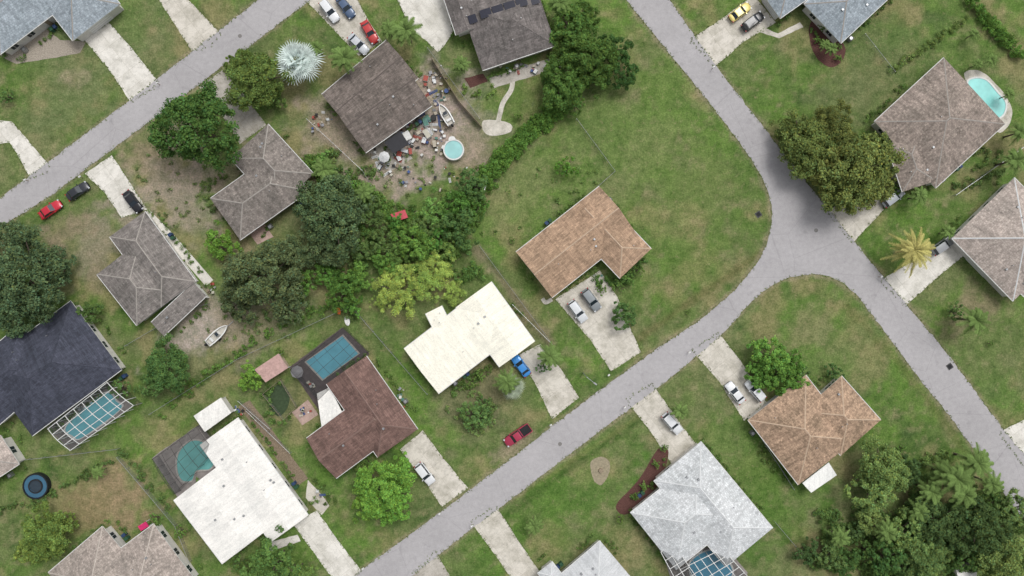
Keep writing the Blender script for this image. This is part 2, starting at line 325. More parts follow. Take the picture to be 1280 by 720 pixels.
# ---------------------------------------------------------------- foliage
def leaf_quads(cent,nrm,l,w):
    n=len(cent); nrm=nrm/np.linalg.norm(nrm,axis=1,keepdims=True)
    r=rng.normal(size=(n,3)); t=np.cross(nrm,r); t/=np.linalg.norm(t,axis=1,keepdims=True); b=np.cross(nrm,t)
    l=l[:,None]; w=w[:,None]
    V=np.stack([cent-t*l,cent+b*w,cent+t*l,cent-b*w],1).reshape(-1,3); F=np.arange(n*4).reshape(n,4); return V,F
def clumpleaves(C,R,per,leaf,bright,zs=.75):
    n=len(C)*per; ci=np.repeat(np.arange(len(C)),per)
    d=rng.normal(size=(n,3)); d[:,2]=d[:,2]*.8+.35; d/=np.linalg.norm(d,axis=1,keepdims=True)
    rr=R[ci]*(rng.random(n)**.4)*rng.uniform(.85,1.15,n)
    p=C[ci]+d*rr[:,None]*np.array([1,1,zs]); nr=d*.7+np.array([0,0,.5])+rng.normal(size=(n,3))*.45
    L=leaf*rng.uniform(.6,1.3,n); V,F=leaf_quads(p,nr,L,L*.6)
    br=bright[ci]*rng.uniform(.7,1.3,n); hue=rng.normal(0,.1,n)
    c=np.stack([br*(1+hue+.05),br,br*(1-hue)],1); return V,F,np.repeat(np.clip(c,.2,2.2),4,0)
def limbs(segs,n=6):
    V=[];F=[];k=0
    for p0,p1,r0,r1 in segs:
        p0=Vector(p0);p1=Vector(p1);d=(p1-p0).normalized();a=d.orthogonal().normalized();b=d.cross(a)
        for p,r in((p0,r0),(p1,r1)):
            for i in range(n):
                t=2*math.pi*i/n; V.append(tuple(p+(a*math.cos(t)+b*math.sin(t))*r))
        for i in range(n): F.append((k+i,k+(i+1)%n,k+n+(i+1)%n,k+n+i))
        k+=2*n
    return np.array(V),np.array(F)
def treemesh(name,R,seed,nc,per,leaf,flat=.65,trunk=True,lob=.16,lo=.3):
    global rng; rng=np.random.default_rng(seed); rr=random.Random(seed)
    hc=R*.55 if trunk else R*.15
    th=rng.uniform(0,2*np.pi,nc); rho=np.sqrt(rng.random(nc))
    ph=rng.uniform(0,6.28,5)
    rad=R*.86*(1+lob*np.sin(2*th+ph[0])+lob*.8*np.sin(3*th+ph[1])+lob*.6*np.sin(5*th+ph[2])+lob*.4*np.sin(9*th+ph[3]))
    z=hc+flat*R*np.sqrt(np.clip(1-rho**2*.9,0,1))*rng.uniform(.66,1.14,nc)
    low=rng.random(nc)<lo; z[low]=hc+(z[low]-hc)*rng.uniform(.2,.6,low.sum())
    C=np.stack([rho*rad*np.cos(th),rho*rad*np.sin(th),z],1); CR=R*rng.uniform(.07,.19,nc)
    br=rng.uniform(.66,1.3,nc)
    V,F,c=clumpleaves(C,CR,per,leaf,br)
    segs=[((0,0,0),(R*.02,0,hc*.9),R*.06+.05,R*.045+.03)]
    for i in rr.sample(range(nc),min(nc,9)):
        mid_=(C[i]*np.array([.4,.4,1])); mid_[2]=hc+(C[i][2]-hc)*.35
        segs.append(((R*.02,0,hc*.85),tuple(mid_),R*.035+.02,R*.02+.015)); segs.append((tuple(mid_),tuple(C[i]),R*.02+.015,R*.008+.01))
    V2,F2=limbs(segs); nv=len(V); mi=np.concatenate([np.zeros(len(F)),np.ones(len(F2))])
    return fastmesh(name,np.concatenate([V,V2]),np.concatenate([F,F2+nv]),[LEAF,BARK],np.concatenate([c,np.ones((len(V2),3))]),'leaf',mi)
BIG=[treemesh('big_tree_mesh',7.0,100+i,150,110,.21) for i in range(5)]
MED=[treemesh('medium_tree_mesh',4.0,200+i,75,80,.18) for i in range(5)]
SML=[treemesh('small_tree_mesh',2.0,300+i,32,50,.13,.8) for i in range(4)]
OPEN=[treemesh('feathery_tree_mesh',6.0,400+i,90,110,.14,.5,True,.28,.15) for i in range(2)]
def fcol(r,g,b,k=.56):
    m=(r+g+b)/3; s=.88; return alb(m+(r-m)*s,m+(g-m)*s,m+(b-m)*s,k)
rr=random.Random(5)
def tree(px,py,r,colr=(58,84,34),name=None,kind=None,flat=1.0):
    R=r/S; hz=R*.9*flat
    if kind=='open': me=rr.choice(OPEN); R0=6
    elif R>4.9: me=rr.choice(BIG); R0=7
    elif R>2.6: me=rr.choice(MED); R0=4
    else: me=rr.choice(SML); R0=2
    name=name or ('shade_tree' if R>2.6 else 'shrub')
    o=bpy.data.objects.new(name,me); COL.objects.link(o); p=W(px,py,hz); s=R/R0
    o.location=(p.x,p.y,0); o.scale=(s*rr.uniform(.93,1.08),s*rr.uniform(.93,1.08),s*rr.uniform(.85,1.1)*flat); o.rotation_euler=(0,0,rr.uniform(0,6.28))
    j=rr.uniform(.85,1.18); h_=rr.uniform(-.08,.1); cc=fcol(*colr); o.color=(cc[0]*j*(1+h_),cc[1]*j,cc[2]*j,1)
    return o
def mass(name,items,colr,leaf=.15,h=.9,per=60,dens=7):
    C=[];R=[]
    for (px,py,r) in items:
        p=W(px,py,h); r=r/S; n=max(3,int(r*r*dens))
        for i in range(n):
            a=rr.uniform(0,6.28); q=r*math.sqrt(rr.random())
            C.append((p.x+q*math.cos(a),p.y+q*math.sin(a),h*rr.uniform(.3,1.0)*(1-.3*q/r))); R.append(rr.uniform(.28,.6)*min(1.3,.6+r*.4))
    C=np.array(C);R=np.array(R); V,F,c=clumpleaves(C,R,per,leaf,rng.uniform(.6,1.35,len(C)))
    me=fastmesh(name,V,F,[LEAF],c); o=bpy.data.objects.new(name,me); COL.objects.link(o); o.color=fcol(*colr); return o
def along(pts,step,r,j=2):
    out=[]
    for (x0,y0),(x1,y1) in zip(pts,pts[1:]):
        n=max(1,int(math.hypot(x1-x0,y1-y0)/step))
        for i in range(n):
            t=i/n; out.append((x0+(x1-x0)*t+rr.uniform(-j,j),y0+(y1-y0)*t+rr.uniform(-j,j),r*rr.uniform(.75,1.2)))
    return out
def palmmesh(name,seed,nf=22,L=2.6,h=5.0,droop=.5,lw=.5,fan=False):
    r_=random.Random(seed); V=[];F=[];cc=[]
    def quad(a,b,c,d,k):
        i=len(V); V.extend([tuple(a),tuple(b),tuple(c),tuple(d)]); F.append((i,i+1,i+2,i+3)); cc.extend([(k,k,k)]*4)
    for f in range(nf):
        az=f*2.39996+r_.uniform(-.2,.2); t_=f/nf; el=math.radians(70-75*t_+r_.uniform(-8,8)); Lf=L*r_.uniform(.82,1.1)*(.75+.3*t_)
        dr=Vector((math.cos(az),math.sin(az),0)); side=Vector((-dr.y,dr.x,0)); top=Vector((0,0,h)); k=r_.uniform(.75,1.2)
        if fan:
            pet=top+dr*Lf*.5*math.cos(el)+Vector((0,0,Lf*.5*math.sin(el)))
            quad(top-side*.04,top+side*.04,pet+side*.03,pet-side*.03,k)
            fwd=(dr*math.cos(el)+Vector((0,0,math.sin(el)))).normalized()
            for j in range(15):
                a=math.radians(-105+15*j); d=(fwd*math.cos(a)+side*math.sin(a)).normalized(); e=pet+d*Lf*.5*r_.uniform(.9,1.1)-Vector((0,0,.12)); w=d.cross(Vector((0,0,1))).normalized()*.085
                m_=pet.lerp(e,.55)+Vector((0,0,.05)); quad(pet,m_+w,e,m_-w,k*r_.uniform(.8,1.2))
        else:
            pts=[];n=10
            for i in range(n+1):
                s=i/n; pts.append(top+dr*Lf*s*math.cos(el*(1-.3*s))+Vector((0,0,Lf*(s*math.sin(el)-droop*s*s))))
            for i in range(n):
                a,b=pts[i],pts[i+1]; quad(a-side*.04,a+side*.04,b+side*.03,b-side*.03,k*.9)
                for q in (.0,.33,.66):
                    p=a.lerp(b,q); s=(i+q)/n; ll=lw*(math.sin(math.pi*min(1,.15+s*.8))**.6)*r_.uniform(.8,1.1)
                    for sg in (-1,1):
                        d=(side*sg+dr*.55-Vector((0,0,.35))).normalized(); w=dr*.05; e=p+d*ll
                        quad(p-w,p+w,e+w*.3,e-w*.3,k*r_.uniform(.8,1.2))
    segs=[];x=0
    for i in range(6):
        z0,z1=h*i/6,h*(i+1)/6; segs.append(((x,0,z0),(x*.0,0,z1),.2-.012*i,.19-.012*i))
    V2,F2=limbs(segs,8); V=np.array(V);F=np.array(F); mi=np.concatenate([np.zeros(len(F)),np.ones(len(F2))])
    return fastmesh(name,np.concatenate([V,V2]),np.concatenate([F,F2+len(V)]),[LEAF,BARK],np.concatenate([np.array(cc),np.ones((len(V2),3))]),'leaf',mi)
PALM=[palmmesh('palm_mesh',i,24,2.7,5,.55,.55) for i in range(3)]; DATE=palmmesh('date_palm_mesh',9,56,4.2,5,.5,.5); FAN=palmmesh('fan_palm_mesh',5,34,3.6,3.2,.3,.5,True)
def palm(px,py,r,colr=(88,110,56),me=None,name='palm_tree',R0=2.6,h=5):
    me=me or rr.choice(PALM); o=bpy.data.objects.new(name,me); COL.objects.link(o); s=r/S/R0; p=W(px,py,h*s); o.location=(p.x,p.y,0); o.scale=(s,s,s); o.rotation_euler=(0,0,rr.uniform(0,6)); o.color=fcol(*colr,.56)
DKG=(58,84,40); MDG=(68,96,42); BRG=(84,122,46); YLG=(122,146,66); GRG=(74,92,58); OLV=(88,100,50)
T=tree
T(245,160,56,(56,84,38),'oak_tree'); T(318,98,40,(78,102,48)); T(302,80,22,(74,98,44)); T(340,118,18,(84,106,50))
palm(373,77,28,(162,172,168),FAN,'silver_palm_tree',3.4,3.2)
for x,y,r in [(430,72,20),(508,38,20),(396,60,12),(486,36,13),(688,445,17),(668,657,13),(850,514,12),(1220,400,20),(1270,200,18),(1276,165,15),(1196,598,24),(1222,578,22),(1180,590,18),(1206,618,20),(576,80,12),(700,4,16),(1150,245,13),(1186,290,10),(634,478,17),(1240,75,9),(1222,80,8),(1262,118,9),(1040,60,9),(122,590,10),(1032,56,8),(1218,42,8),(405,212,17),(425,232,14),(1165,615,18),(1240,605,17),(1150,640,16),(1110,665,16),(1050,672,15),(455,240,14)]: palm(x,y,r)
palm(1142,313,29,(142,136,78),DATE,'date_palm_tree',4.0,5); palm(640,484,16,(130,140,120),FAN,'silver_palm_tree',3.4,3.2)
for a in [(716,36,30),(738,72,34),(702,105,32),(728,18,22),(690,90,18),(745,95,22),(718,130,16),(708,62,20)]: T(*a,MDG)
for a in [(778,92,22),(768,60,22)]: T(*a,(54,80,38))
for a in [(412,268,46),(398,305,34),(330,345,48),(300,372,28),(362,322,26),(360,380,26),(445,258,24),(425,295,22)]: T(*a,GRG,'oak_tree')
for a in [(30,345,54),(8,300,26),(15,385,36),(70,330,24)]: T(*a,(64,84,54),'oak_tree')
for a in [(577,286,28),(515,304,27),(476,298,22),(430,362,26),(545,262,22),(450,345,18),(570,255,20),(480,325,18),(418,222,16),(440,238,16),(462,265,18),(405,200,12),(590,230,20),(378,355,20),(450,310,18),(548,295,18),(495,280,16),(530,285,20),(560,310,18),(600,255,15),(500,315,18),(440,385,14),(410,345,18),(535,310,15)]: T(*a,rr.choice([(76,112,46),(66,102,42),(84,116,54),(72,98,50)]))
for a in [(500,365,32),(546,332,27),(524,350,31),(488,348,20),(563,366,19),(474,377,13)]: T(*a,YLG,'poinciana_tree','open',.8)
for a in [(708,208,15),(275,303,22),(310,472,18),(475,612,36),(498,594,24),(455,630,22),(492,632,24)]: T(*a,BRG)
for a in [(205,458,34),(190,478,20),(110,390,17),(150,487,15),(594,520,20),(604,512,14),(8,120,12),(1195,390,13),(780,396,18),(1000,472,14),(1044,466,13),(680,458,10)]: T(*a,(72,102,52))
for a in [(965,448,28),(980,470,28),(948,468,18),(990,455,18)]: T(*a,(76,114,46))
for a in [(1010,180,40),(1045,160,32),(1075,215,50),(1040,205,36),(1100,190,26),(1070,245,26),(990,165,22),(1095,230,26)]: T(*a,OLV,'oak_tree')
for a in [(1105,585,34),(1092,615,30),(1135,592,22),(1180,655,36),(1230,665,40),(1262,700,40),(1130,665,28),(1110,700,26),(1160,700,32),(1040,696,20),(1010,690,18),(1065,665,16),(1210,700,24),(1270,640,26),(1090,650,20),(1245,630,18),(1060,705,20),(1150,630,18),(1200,640,18),(1135,715,20),(1185,690,16),(1085,690,16)]: T(*a,rr.choice([DKG,(66,96,46),(58,82,44),(80,106,56),(88,112,58)]))
for a in [(52,668,36),(40,690,20),(75,655,18)]: T(*a,(90,114,52))
for a in [(345,700,30),(320,712,22),(372,712,20),(300,706,16)]: T(*a,(74,102,48))
for a in [(330,655,8),(785,350,10),(798,338,9),(772,358,9),(752,362,8),(705,268,7),(716,256,6),(600,470,8),(590,480,8),(610,462,7),(775,648,7),(830,560,6),(805,608,7),(795,620,6),(1030,35,7),(1048,72,6),(1022,50,6),(300,200,7),(820,580,6),(130,680,9),(126,672,7),(195,648,9),(225,665,10),(1120,235,10),(648,145,7),(1012,476,9),(945,470,9),(478,560,8),(450,585,7),(460,578,7),(1128,560,7),(1238,430,5),(860,390,4),(640,300,5),(350,440,7)]: T(*a,(78,106,48),'shrub')
mass('hedge',along([(722,95),(700,130),(660,165),(610,215),(590,250),(578,275)],6,12,4),(74,108,44),.14,1.7)
mass('hedge',along([(590,250),(560,300),(500,270),(440,240),(400,215),(385,200)],7,12,7),(76,106,46),.14,1.6)
mass('hedge',along([(1215,-5),(1245,30),(1285,70)],5,8,1),(74,108,44),.12,1.6); mass('hedge',along([(1150,170),(1200,232),(1262,180)],16,5,3),(72,98,48),.12,1.2)
mass('hedge',along([(1118,85),(1160,55),(1215,20)],5,5,1.5),(90,112,56),.1,.7)
mass('flower_bed',along([(576,110),(600,118),(628,108)],8,5,3),(90,116,54),.1,.6)
mass('vines',along([(205,515),(240,480),(300,440),(345,412),(400,385),(440,370)],9,6,4),(78,108,48),.12,1.0)
mass('vines',along([(360,520),(340,530),(330,495),(350,475)],9,5,3),(76,104,50),.12,.9)
mass('undergrowth',[(rr.uniform(1010,1280),rr.uniform(640,720),rr.uniform(6,12)) for _ in range(90)],(72,98,48),.15,1.4)
mass('undergrowth',[(rr.uniform(1130,1260),rr.uniform(590,660),rr.uniform(5,9)) for _ in range(30)],(86,112,56),.13,1.1)
mass('undergrowth',[(rr.uniform(395,600),rr.uniform(245,345),rr.uniform(5,10)) for _ in range(75)],(74,104,48),.14,1.3)
mass('undergrowth',[(rr.uniform(385,470),rr.uniform(190,260),rr.uniform(4,8)) for _ in range(26)],(82,106,54),.13,.9)
mass('undergrowth',[(rr.uniform(290,450),rr.uniform(330,400),rr.uniform(4,8)) for _ in range(26)],(76,98,52),.13,.9)
mass('garden_plants',along([(560,510),(600,540),(620,505),(575,490)],9,6,5),(90,112,60),.12,.7)
mass('garden_plants',along([(748,352),(775,352),(812,322)],6,6,2),(68,98,46),.12,.9)
mass('garden_plants',along([(1130,590),(1180,570),(1190,600)],7,7,5),(88,112,56),.13,1.0); mass('garden_plants',along([(600,470),(570,488),(556,498)],6,6,2),(74,100,48),.12,.8)
mass('garden_plants',along([(0,640),(60,620),(150,565),(215,640)],9,5,3),(72,96,48),.12,1.0); mass('garden_plants',along([(392,600),(415,625),(388,628)],7,4,3),(78,102,50),.1,.6)
mass('garden_plants',along([(265,262),(250,235),(285,215)],8,5,3),(78,98,52),.12,.7); mass('garden_plants',along([(180,285),(230,330),(262,375)],12,4,3),(86,108,58),.1,.5)
mass('garden_plants',along([(1215,180),(1262,210),(1190,240)],8,5,4),(78,100,52),.12,.9); mass('garden_plants',along([(955,568),(990,606),(940,560)],9,4,2),(80,104,50),.1,.6)
mass('weeds',[(rr.uniform(170,300),rr.uniform(185,300),rr.uniform(1.5,4)) for _ in range(55)],(88,106,60),.1,.3,30)
mass('weeds',[(rr.uniform(240,370),rr.uniform(370,430),rr.uniform(1.5,4)) for _ in range(35)],(88,108,60),.1,.3,30)
mass('weeds',[(rr.uniform(460,610),rr.uniform(190,250),rr.uniform(2,5)) for _ in range(40)],(88,110,56),.1,.4,30)
mass('weeds',[(rr.uniform(600,760),rr.uniform(210,300),rr.uniform(1.5,4)) for _ in range(30)],(86,112,56),.1,.3,30)
# ragged grass verge overlapping the edges of roads and driveways
def verge(paths,off=.0):
    P=[]
    for pts in paths:
        for a,b in zip(pts,pts[1:]):
            a=Vector(a);b=Vector(b); n=max(1,int((b-a).length/2.2))
            for i in range(n):
                p=a.lerp(b,(i+rr.random())/n)
                if rr.random()<.75 and -30<p.x<1310 and -30<p.y<750: w=W(p.x,p.y); P.append((w.x+rr.gauss(0,.13),w.y+rr.gauss(0,.13),.04))
    C=np.array(P); V,F,c=clumpleaves(C,rng.uniform(.12,.34,len(C)),9,.09,rng.uniform(.7,1.3,len(C)),.35)
    me=fastmesh('grass_verge',V,F,[LEAF],c); o=bpy.data.objects.new('grass_verge',me); COL.objects.link(o); o.color=alb(104,122,70,.95)
verge([[tuple(p) for p in eU],[tuple(p) for p in eM],[tuple(p) for p in eL],rA,rB]+[q+[q[0]] for q,_ in DRV])
# ---------------------------------------------------------------- houses
WALLS=[plain('stucco_cream',(.55,.5,.4,1),.9,.15),plain('stucco_white',(.62,.6,.56,1),.9,.15),plain('stucco_tan',(.45,.36,.27,1),.9,.15)]
BINC=[plain('bin_green',(.03,.09,.05,1),.6),plain('bin_blue',(.03,.06,.14,1),.6)]
PLANTS=[]
def rect(A,B,C,z):
    a,b,c=W(*A,z),W(*B,z),W(*C,z); u=(b-a).normalized(); L1=(b-a).length; v=Vector((-u.y,u.x))
    if (c-b).dot(v)<0: v=-v
    L2=(c-b).dot(v); ce=a+u*L1/2+v*L2/2
    return (ce,u,L1,L2,0) if L1>=L2 else (ce,v,L2,L1,1)
def inside(p,R,m=0):
    ce,ax,L,Wd,_=R; d=p-ce; ay=Vector((-ax.y,ax.x)); return abs(d.dot(ax))<L/2-m and abs(d.dot(ay))<Wd/2-m
def inpoly(x,y,q):
    r=False
    for i in range(len(q)):
        (x0,y0),(x1,y1)=q[i],q[i-1]
        if (y0>y)!=(y1>y) and x<(x1-x0)*(y-y0)/(y1-y0)+x0: r=not r
    return r
def house(name,rmat,wings,garage=None,wall=0,ze=2.9,pitch=.36,cap=None,vents=5,soff=WHITE):
    root=empty(name); R=[rect(w[0],w[1],w[2],ze) for w in wings]
    rb=MB(); cb=MB(); wb=MB(); gb=MB(); vb=MB(); wm=WALLS[wall]; cap=cap or rmat; acs=0
    for k,(r,w) in enumerate(zip(R,wings)):
        ce,ax,L,Wd,_=r; ay=Vector((-ax.y,ax.x)); ends=w[3] if len(w)>3 else 'hh'; pt=w[4] if len(w)>4 else pitch; z=ze+k*.004-(w[5] if len(w)>5 else 0)
        def g(x,y,zz): q=ce+ax*x+ay*y; return Vector((q.x,q.y,zz))
        rise=Wd/2*pt; x0=-L/2+(Wd/2 if ends[0]=='h' else 0); x1=L/2-(Wd/2 if ends[1]=='h' else 0)
        if x1-x0<.05: x0=x1=(x0+x1)/2; x1+=.05
        c=[g(-L/2,-Wd/2,z),g(L/2,-Wd/2,z),g(L/2,Wd/2,z),g(-L/2,Wd/2,z)]; r0=g(x0,0,z+rise); r1=g(x1,0,z+rise)
        rb.face([c[0],c[1],r1,r0],rmat); rb.face([c[2],c[3],r0,r1],rmat)
        rb.face([c[3],c[0],r0],rmat if ends[0]=='h' else wm); rb.face([c[1],c[2],r1],rmat if ends[1]=='h' else wm)
        t=Vector((0,0,-.2))
        for i in range(4): rb.face([c[i]+t,c[(i+1)%4]+t,c[(i+1)%4],c[i]],soff)
        rb.face([c[3]+t,c[2]+t,c[1]+t,c[0]+t],soff)
        def capline(p,q):
            d=(q-p); s=Vector((-d.y,d.x,0)).normalized()*.12; u=Vector((0,0,.04)); dn=Vector((0,0,-.03))
            cb.face([p+s+dn,p+u,q+u,q+s+dn],cap); cb.face([p+u,p-s+dn,q-s+dn,q+u],cap)
        if pt>.12:
            capline(r0,r1)
            if ends[0]=='h': capline(c[0],r0); capline(c[3],r0)
            if ends[1]=='h': capline(c[1],r1); capline(c[2],r1)
        for sgn in (-1,1):
            q=g(0,sgn*(Wd/2+.06),z-.06); gb.box((q.x,q.y,q.z),(L,.11,.1),math.atan2(ax.y,ax.x),soff)
        i_=.6; cw=[g(-L/2+i_,-Wd/2+i_,0),g(L/2-i_,-Wd/2+i_,0),g(L/2-i_,Wd/2-i_,0),g(-L/2+i_,Wd/2-i_,0)]
        for i in range(4):
            a,b_=cw[i],cw[(i+1)%4]; up_=Vector((0,0,z-.2)); wb.face([a,b_,b_+up_,a+up_],wm)
            Lw=(b_-a).length; d=(b_-a).normalized(); nrm=Vector((d.y,-d.x,0)); n=int(Lw/3.6); ang=math.atan2(d.y,d.x)
            mid_=(a+b_)/2; gar=False
            if garage is not None:
                gp=W(*garage); dd=[((cw[j]+cw[(j+1)%4])/2).xy for j in range(4)]
                if (mid_.xy-gp).length<=min((x-gp).length for x in dd)+1e-4 and k==(min(range(len(R)),key=lambda t_:(R[t_][0]-gp).length)): gar=True
            if gar:
                p=mid_+nrm*.03; gb.box((p.x,p.y,1.15),(min(4.8,Lw-.6),.08,2.25),ang,WHITE)
                for h_ in (.55,1.1,1.65): gb.box((p.x+nrm.x*.05,p.y+nrm.y*.05,h_),(min(4.7,Lw-.7),.02,.03),ang,METAL)
                continue
            # foundation planting, AC unit, bins
            run=rr.random()<.6
            for j in range(int(Lw/1.1)):
                if rr.random()<.25: run=not run
                p=a+d*(j+.5)*1.1+nrm*rr.uniform(.95,1.4)
                qx,qy=p.x*S+640,360-p.y*S
                if any(inside(p.xy,R2,-.5) for k2,R2 in enumerate(R) if k2!=k) or any(inpoly(qx,qy,q_) for q_,_m in DRV): continue
                if run: PLANTS.append((qx,qy,rr.uniform(2.4,4.6)))
                elif acs<1 and j>1:
                    acs+=1; m_=MB(); m_.box((p.x,p.y,.45),(.85,.85,.8),ang,METAL,plain('ac_grille',(.12,.12,.12,1),.6),.03); m_.cyl((p.x,p.y,.84),(p.x,p.y,.88),.3,.3,METAL,12); m_.obj('air_conditioner_unit')
                elif acs<2 and j>3 and rr.random()<.3:
                    acs+=1; m_=MB()
                    for s_ in (0,1):
                        q_=p+d*s_*.8; m_.box((q_.x,q_.y,.5),(.55,.65,1.0),ang,BINC[s_],BINC[s_],-.08); m_.box((q_.x,q_.y,1.03),(.62,.72,.06),ang,BINC[s_])
                    m_.obj('wheelie_bins')
            for j in range(n):
                p=a+d*Lw*(j+.5)/n
                if any(inside(p.xy+nrm.xy*.3,R2) for k2,R2 in enumerate(R) if k2!=k): continue
                if i==0 and j==n//2 and k==0:
                    q=p+nrm*.03; gb.box((q.x,q.y,1.05),(1.05,.1,2.1),ang,WHITE); q=p+nrm*.09; gb.box((q.x,q.y,1.05),(.85,.05,1.95),ang,WOOD)
                else:
                    q=p+nrm*.03; gb.box((q.x,q.y,1.45),(1.5,.1,1.25),ang,WHITE); q=p+nrm*.07; gb.box((q.x,q.y,1.45),(1.34,.06,1.09),ang,GLASS); q=p+nrm*.09; gb.box((q.x,q.y,1.45),(.05,.06,1.09),ang,WHITE)
    def hz(p):
        h=-1
        for r,w in zip(R,wings):
            ce,ax,L,Wd,_=r; d=p-ce; ay=Vector((-ax.y,ax.x)); x,y=abs(d.dot(ax)),abs(d.dot(ay))
            if x<L/2-.8 and y<Wd/2-.8:
                pt=w[4] if len(w)>4 else pitch; m=Wd/2-y
                if len(w)<4 or w[3]=='hh': m=min(m,L/2-x)
                h=max(h,ze+pt*m)
        return h
    for i in range(vents):
        r=rr.choice(R); ce,ax,L,Wd,_=r; ay=Vector((-ax.y,ax.x)); p=ce+ax*rr.uniform(-.35,.35)*L+ay*rr.uniform(-.35,.35)*Wd; h=hz(p)
        if h<0: continue
        if rr.random()<.5: vb.cyl((p.x,p.y,h-.1),(p.x,p.y,h+.4),.08,.08,METAL,8)
        else:
            vb.box((p.x,p.y,h+.06),(.45,.45,.3),math.atan2(ax.y,ax.x),METAL,bev=.25)
    rb.obj('roof',root); wb.obj('walls',root); gb.obj('windows_doors',root)
    if cb.f: cb.obj('ridge_caps',root)
    if vb.f: vb.obj('roof_vents',root)
    return root,hz
RM=roofmat
blue=RM('roof_blue_grey',alb(160,170,178),'tile',.28); dkgr=RM('roof_dark_grey',alb(122,116,114),'shingle',.34); brn=RM('roof_grey_brown_shingle',alb(128,118,112),'shingle',.36)
gry=RM('roof_grey_tile',alb(146,138,132),'tile',.38); gry2=RM('roof_grey_shingle',alb(138,132,128),'shingle',.34); slate=RM('roof_slate',alb(74,77,90),'shingle',.3)
wht=RM('roof_white_coated',alb(224,222,217),'smooth',.11); rich=RM('roof_chestnut',alb(126,101,94),'shingle',.3); crm=RM('roof_cream',alb(230,227,213),'metal',.09)
tan=RM('roof_tan',alb(180,152,128),'shingle',.32); tan2=RM('roof_tan_tile',alb(188,160,136),'tile',.42); pale=RM('roof_pale_grey_tile',alb(200,203,205),'tile',.2)
grn=RM('roof_greige_tile',alb(172,161,153),'tile',.34); grn2=RM('roof_brown_grey_tile',alb(162,149,140),'tile',.4); ltn=RM('roof_light_taupe',alb(184,172,164),'tile',.32)
CAPL=plain('ridge_cap_light',alb(166,160,153),.8,.25); CAPW=plain('ridge_cap_white',alb(216,218,218),.7,.1); CAPT=plain('ridge_cap_tan',alb(200,176,152),.8,.25); CAPD=plain('ridge_cap_dark',alb(104,95,90),.8,.2); CAPG=plain('ridge_cap_grey',alb(188,178,168),.8,.2)
house('blue_roof_house',blue,[((0,68),(110,-15),(60,-80)),((91,51),(150,5),(95,-70))],(150,60),1,cap=CAPL)
_,hz2=house('dark_roof_house',dkgr,[((603,88),(695,57),(667,-26)),((570,44),(600,34),(580,-30),'gg')],(530,0),1)
house('brown_roof_house',brn,[((457,191),(540,132),(497,72),'gg',.3),((402,118),(483,50),(520,100),'gg',.28)],(465,55),0,cap=CAPD)
house('grey_roof_house',gry,[((263,248),(300,300),(387,240)),((288,198),(335,155),(392,217))],(315,160),2,cap=CAPL)
house('grey_roof_house',gry2,[((137,296),(181,264),(245,352)),((121,343),(171,407),(225,366)),((188,403),(204,420),(262,375),'gg',.08,.25)],(158,262),1,cap=CAPL)
house('slate_roof_house',slate,[((40,545),(152,462),(86,378)),((-60,478),(25,405),(70,470))],None,1)
house('white_roof_house',wht,[((250,556),(297,522),(391,640),'gg',.1),((217,625),(278,705),(342,660),'gg',.08)],(395,650),1,vents=9)
house('chestnut_roof_house',rich,[((408,480),(458,445),(526,534),'gh'),((383,548),(420,598),(490,548),'gg')],(520,560),0,cap=plain('cap_chestnut',alb(134,110,102),.8))
house('cream_roof_house',crm,[((505,436),(548,492),(636,425),'gg',.11),((570,384),(614,352),(671,425),'gg',.12),((532,392),(552,382),(572,410),'gg',.08)],(665,445),0,vents=10)
house('tan_roof_house',tan,[((645,315),(690,372),(795,291),'gg'),((814,311),(775,348),(714,276),'hg')],(750,352),0,cap=CAPT)
house('tan_roof_house',tan2,[((935,525),(998,606),(1072,552)),((1052,470),(1101,525),(1048,566))],(940,510),1,cap=CAPT)
house('pale_roof_house',pale,[((788,641),(845,712),(932,648)),((876,552),(966,660),(905,706)),((835,590),(862,566),(895,610))],(850,565),1,cap=CAPW,pitch=.36)
house('pale_roof_house',RM('roof_metal_grey',alb(190,192,194),'metal',.16),[((696,722),(750,676),(786,722)),((672,716),(690,702),(706,722))],(660,720),1,cap=CAPW)
house('greige_roof_house',grn,[((60,716),(128,658),(178,722)),((118,710),(192,655),(246,726))],None,1,cap=CAPG)
house('brown_grey_roof_house',grn2,[((1093,152),(1180,72),(1253,158)),((1108,180),(1128,240),(1170,226))],(1100,250),1,cap=CAPL,pitch=.3)
house('taupe_roof_house',ltn,[((1190,298),(1268,222),(1345,300)),((1235,330),(1262,300),(1300,350))],(1190,310),1,cap=CAPW)
house('blue_roof_house',blue,[((1005,5),(1051,54),(1137,-18)),((953,-8),(975,23),(1040,-25))],(960,15),1,cap=CAPL)
house('taupe_roof_house',ltn,[((-25,612),(24,580),(0,545))],None,1,cap=CAPL)
mass('foundation_shrubs',PLANTS,(76,102,48),.1,.7,45,9)
SOL=plain('solar_glass',(.012,.014,.03,1),.15,.2)
root=empty('solar_panel_array')
for i in range(6):
    p=W(592+i*15,20-i*4.6,4.8); h=hz2(p)
    if h>0:
        mb=MB(); mb.box((p.x,p.y,h+.15),(2.1,1.6,.06),math.radians(17.5),METAL,SOL); mb.obj('panel',root)
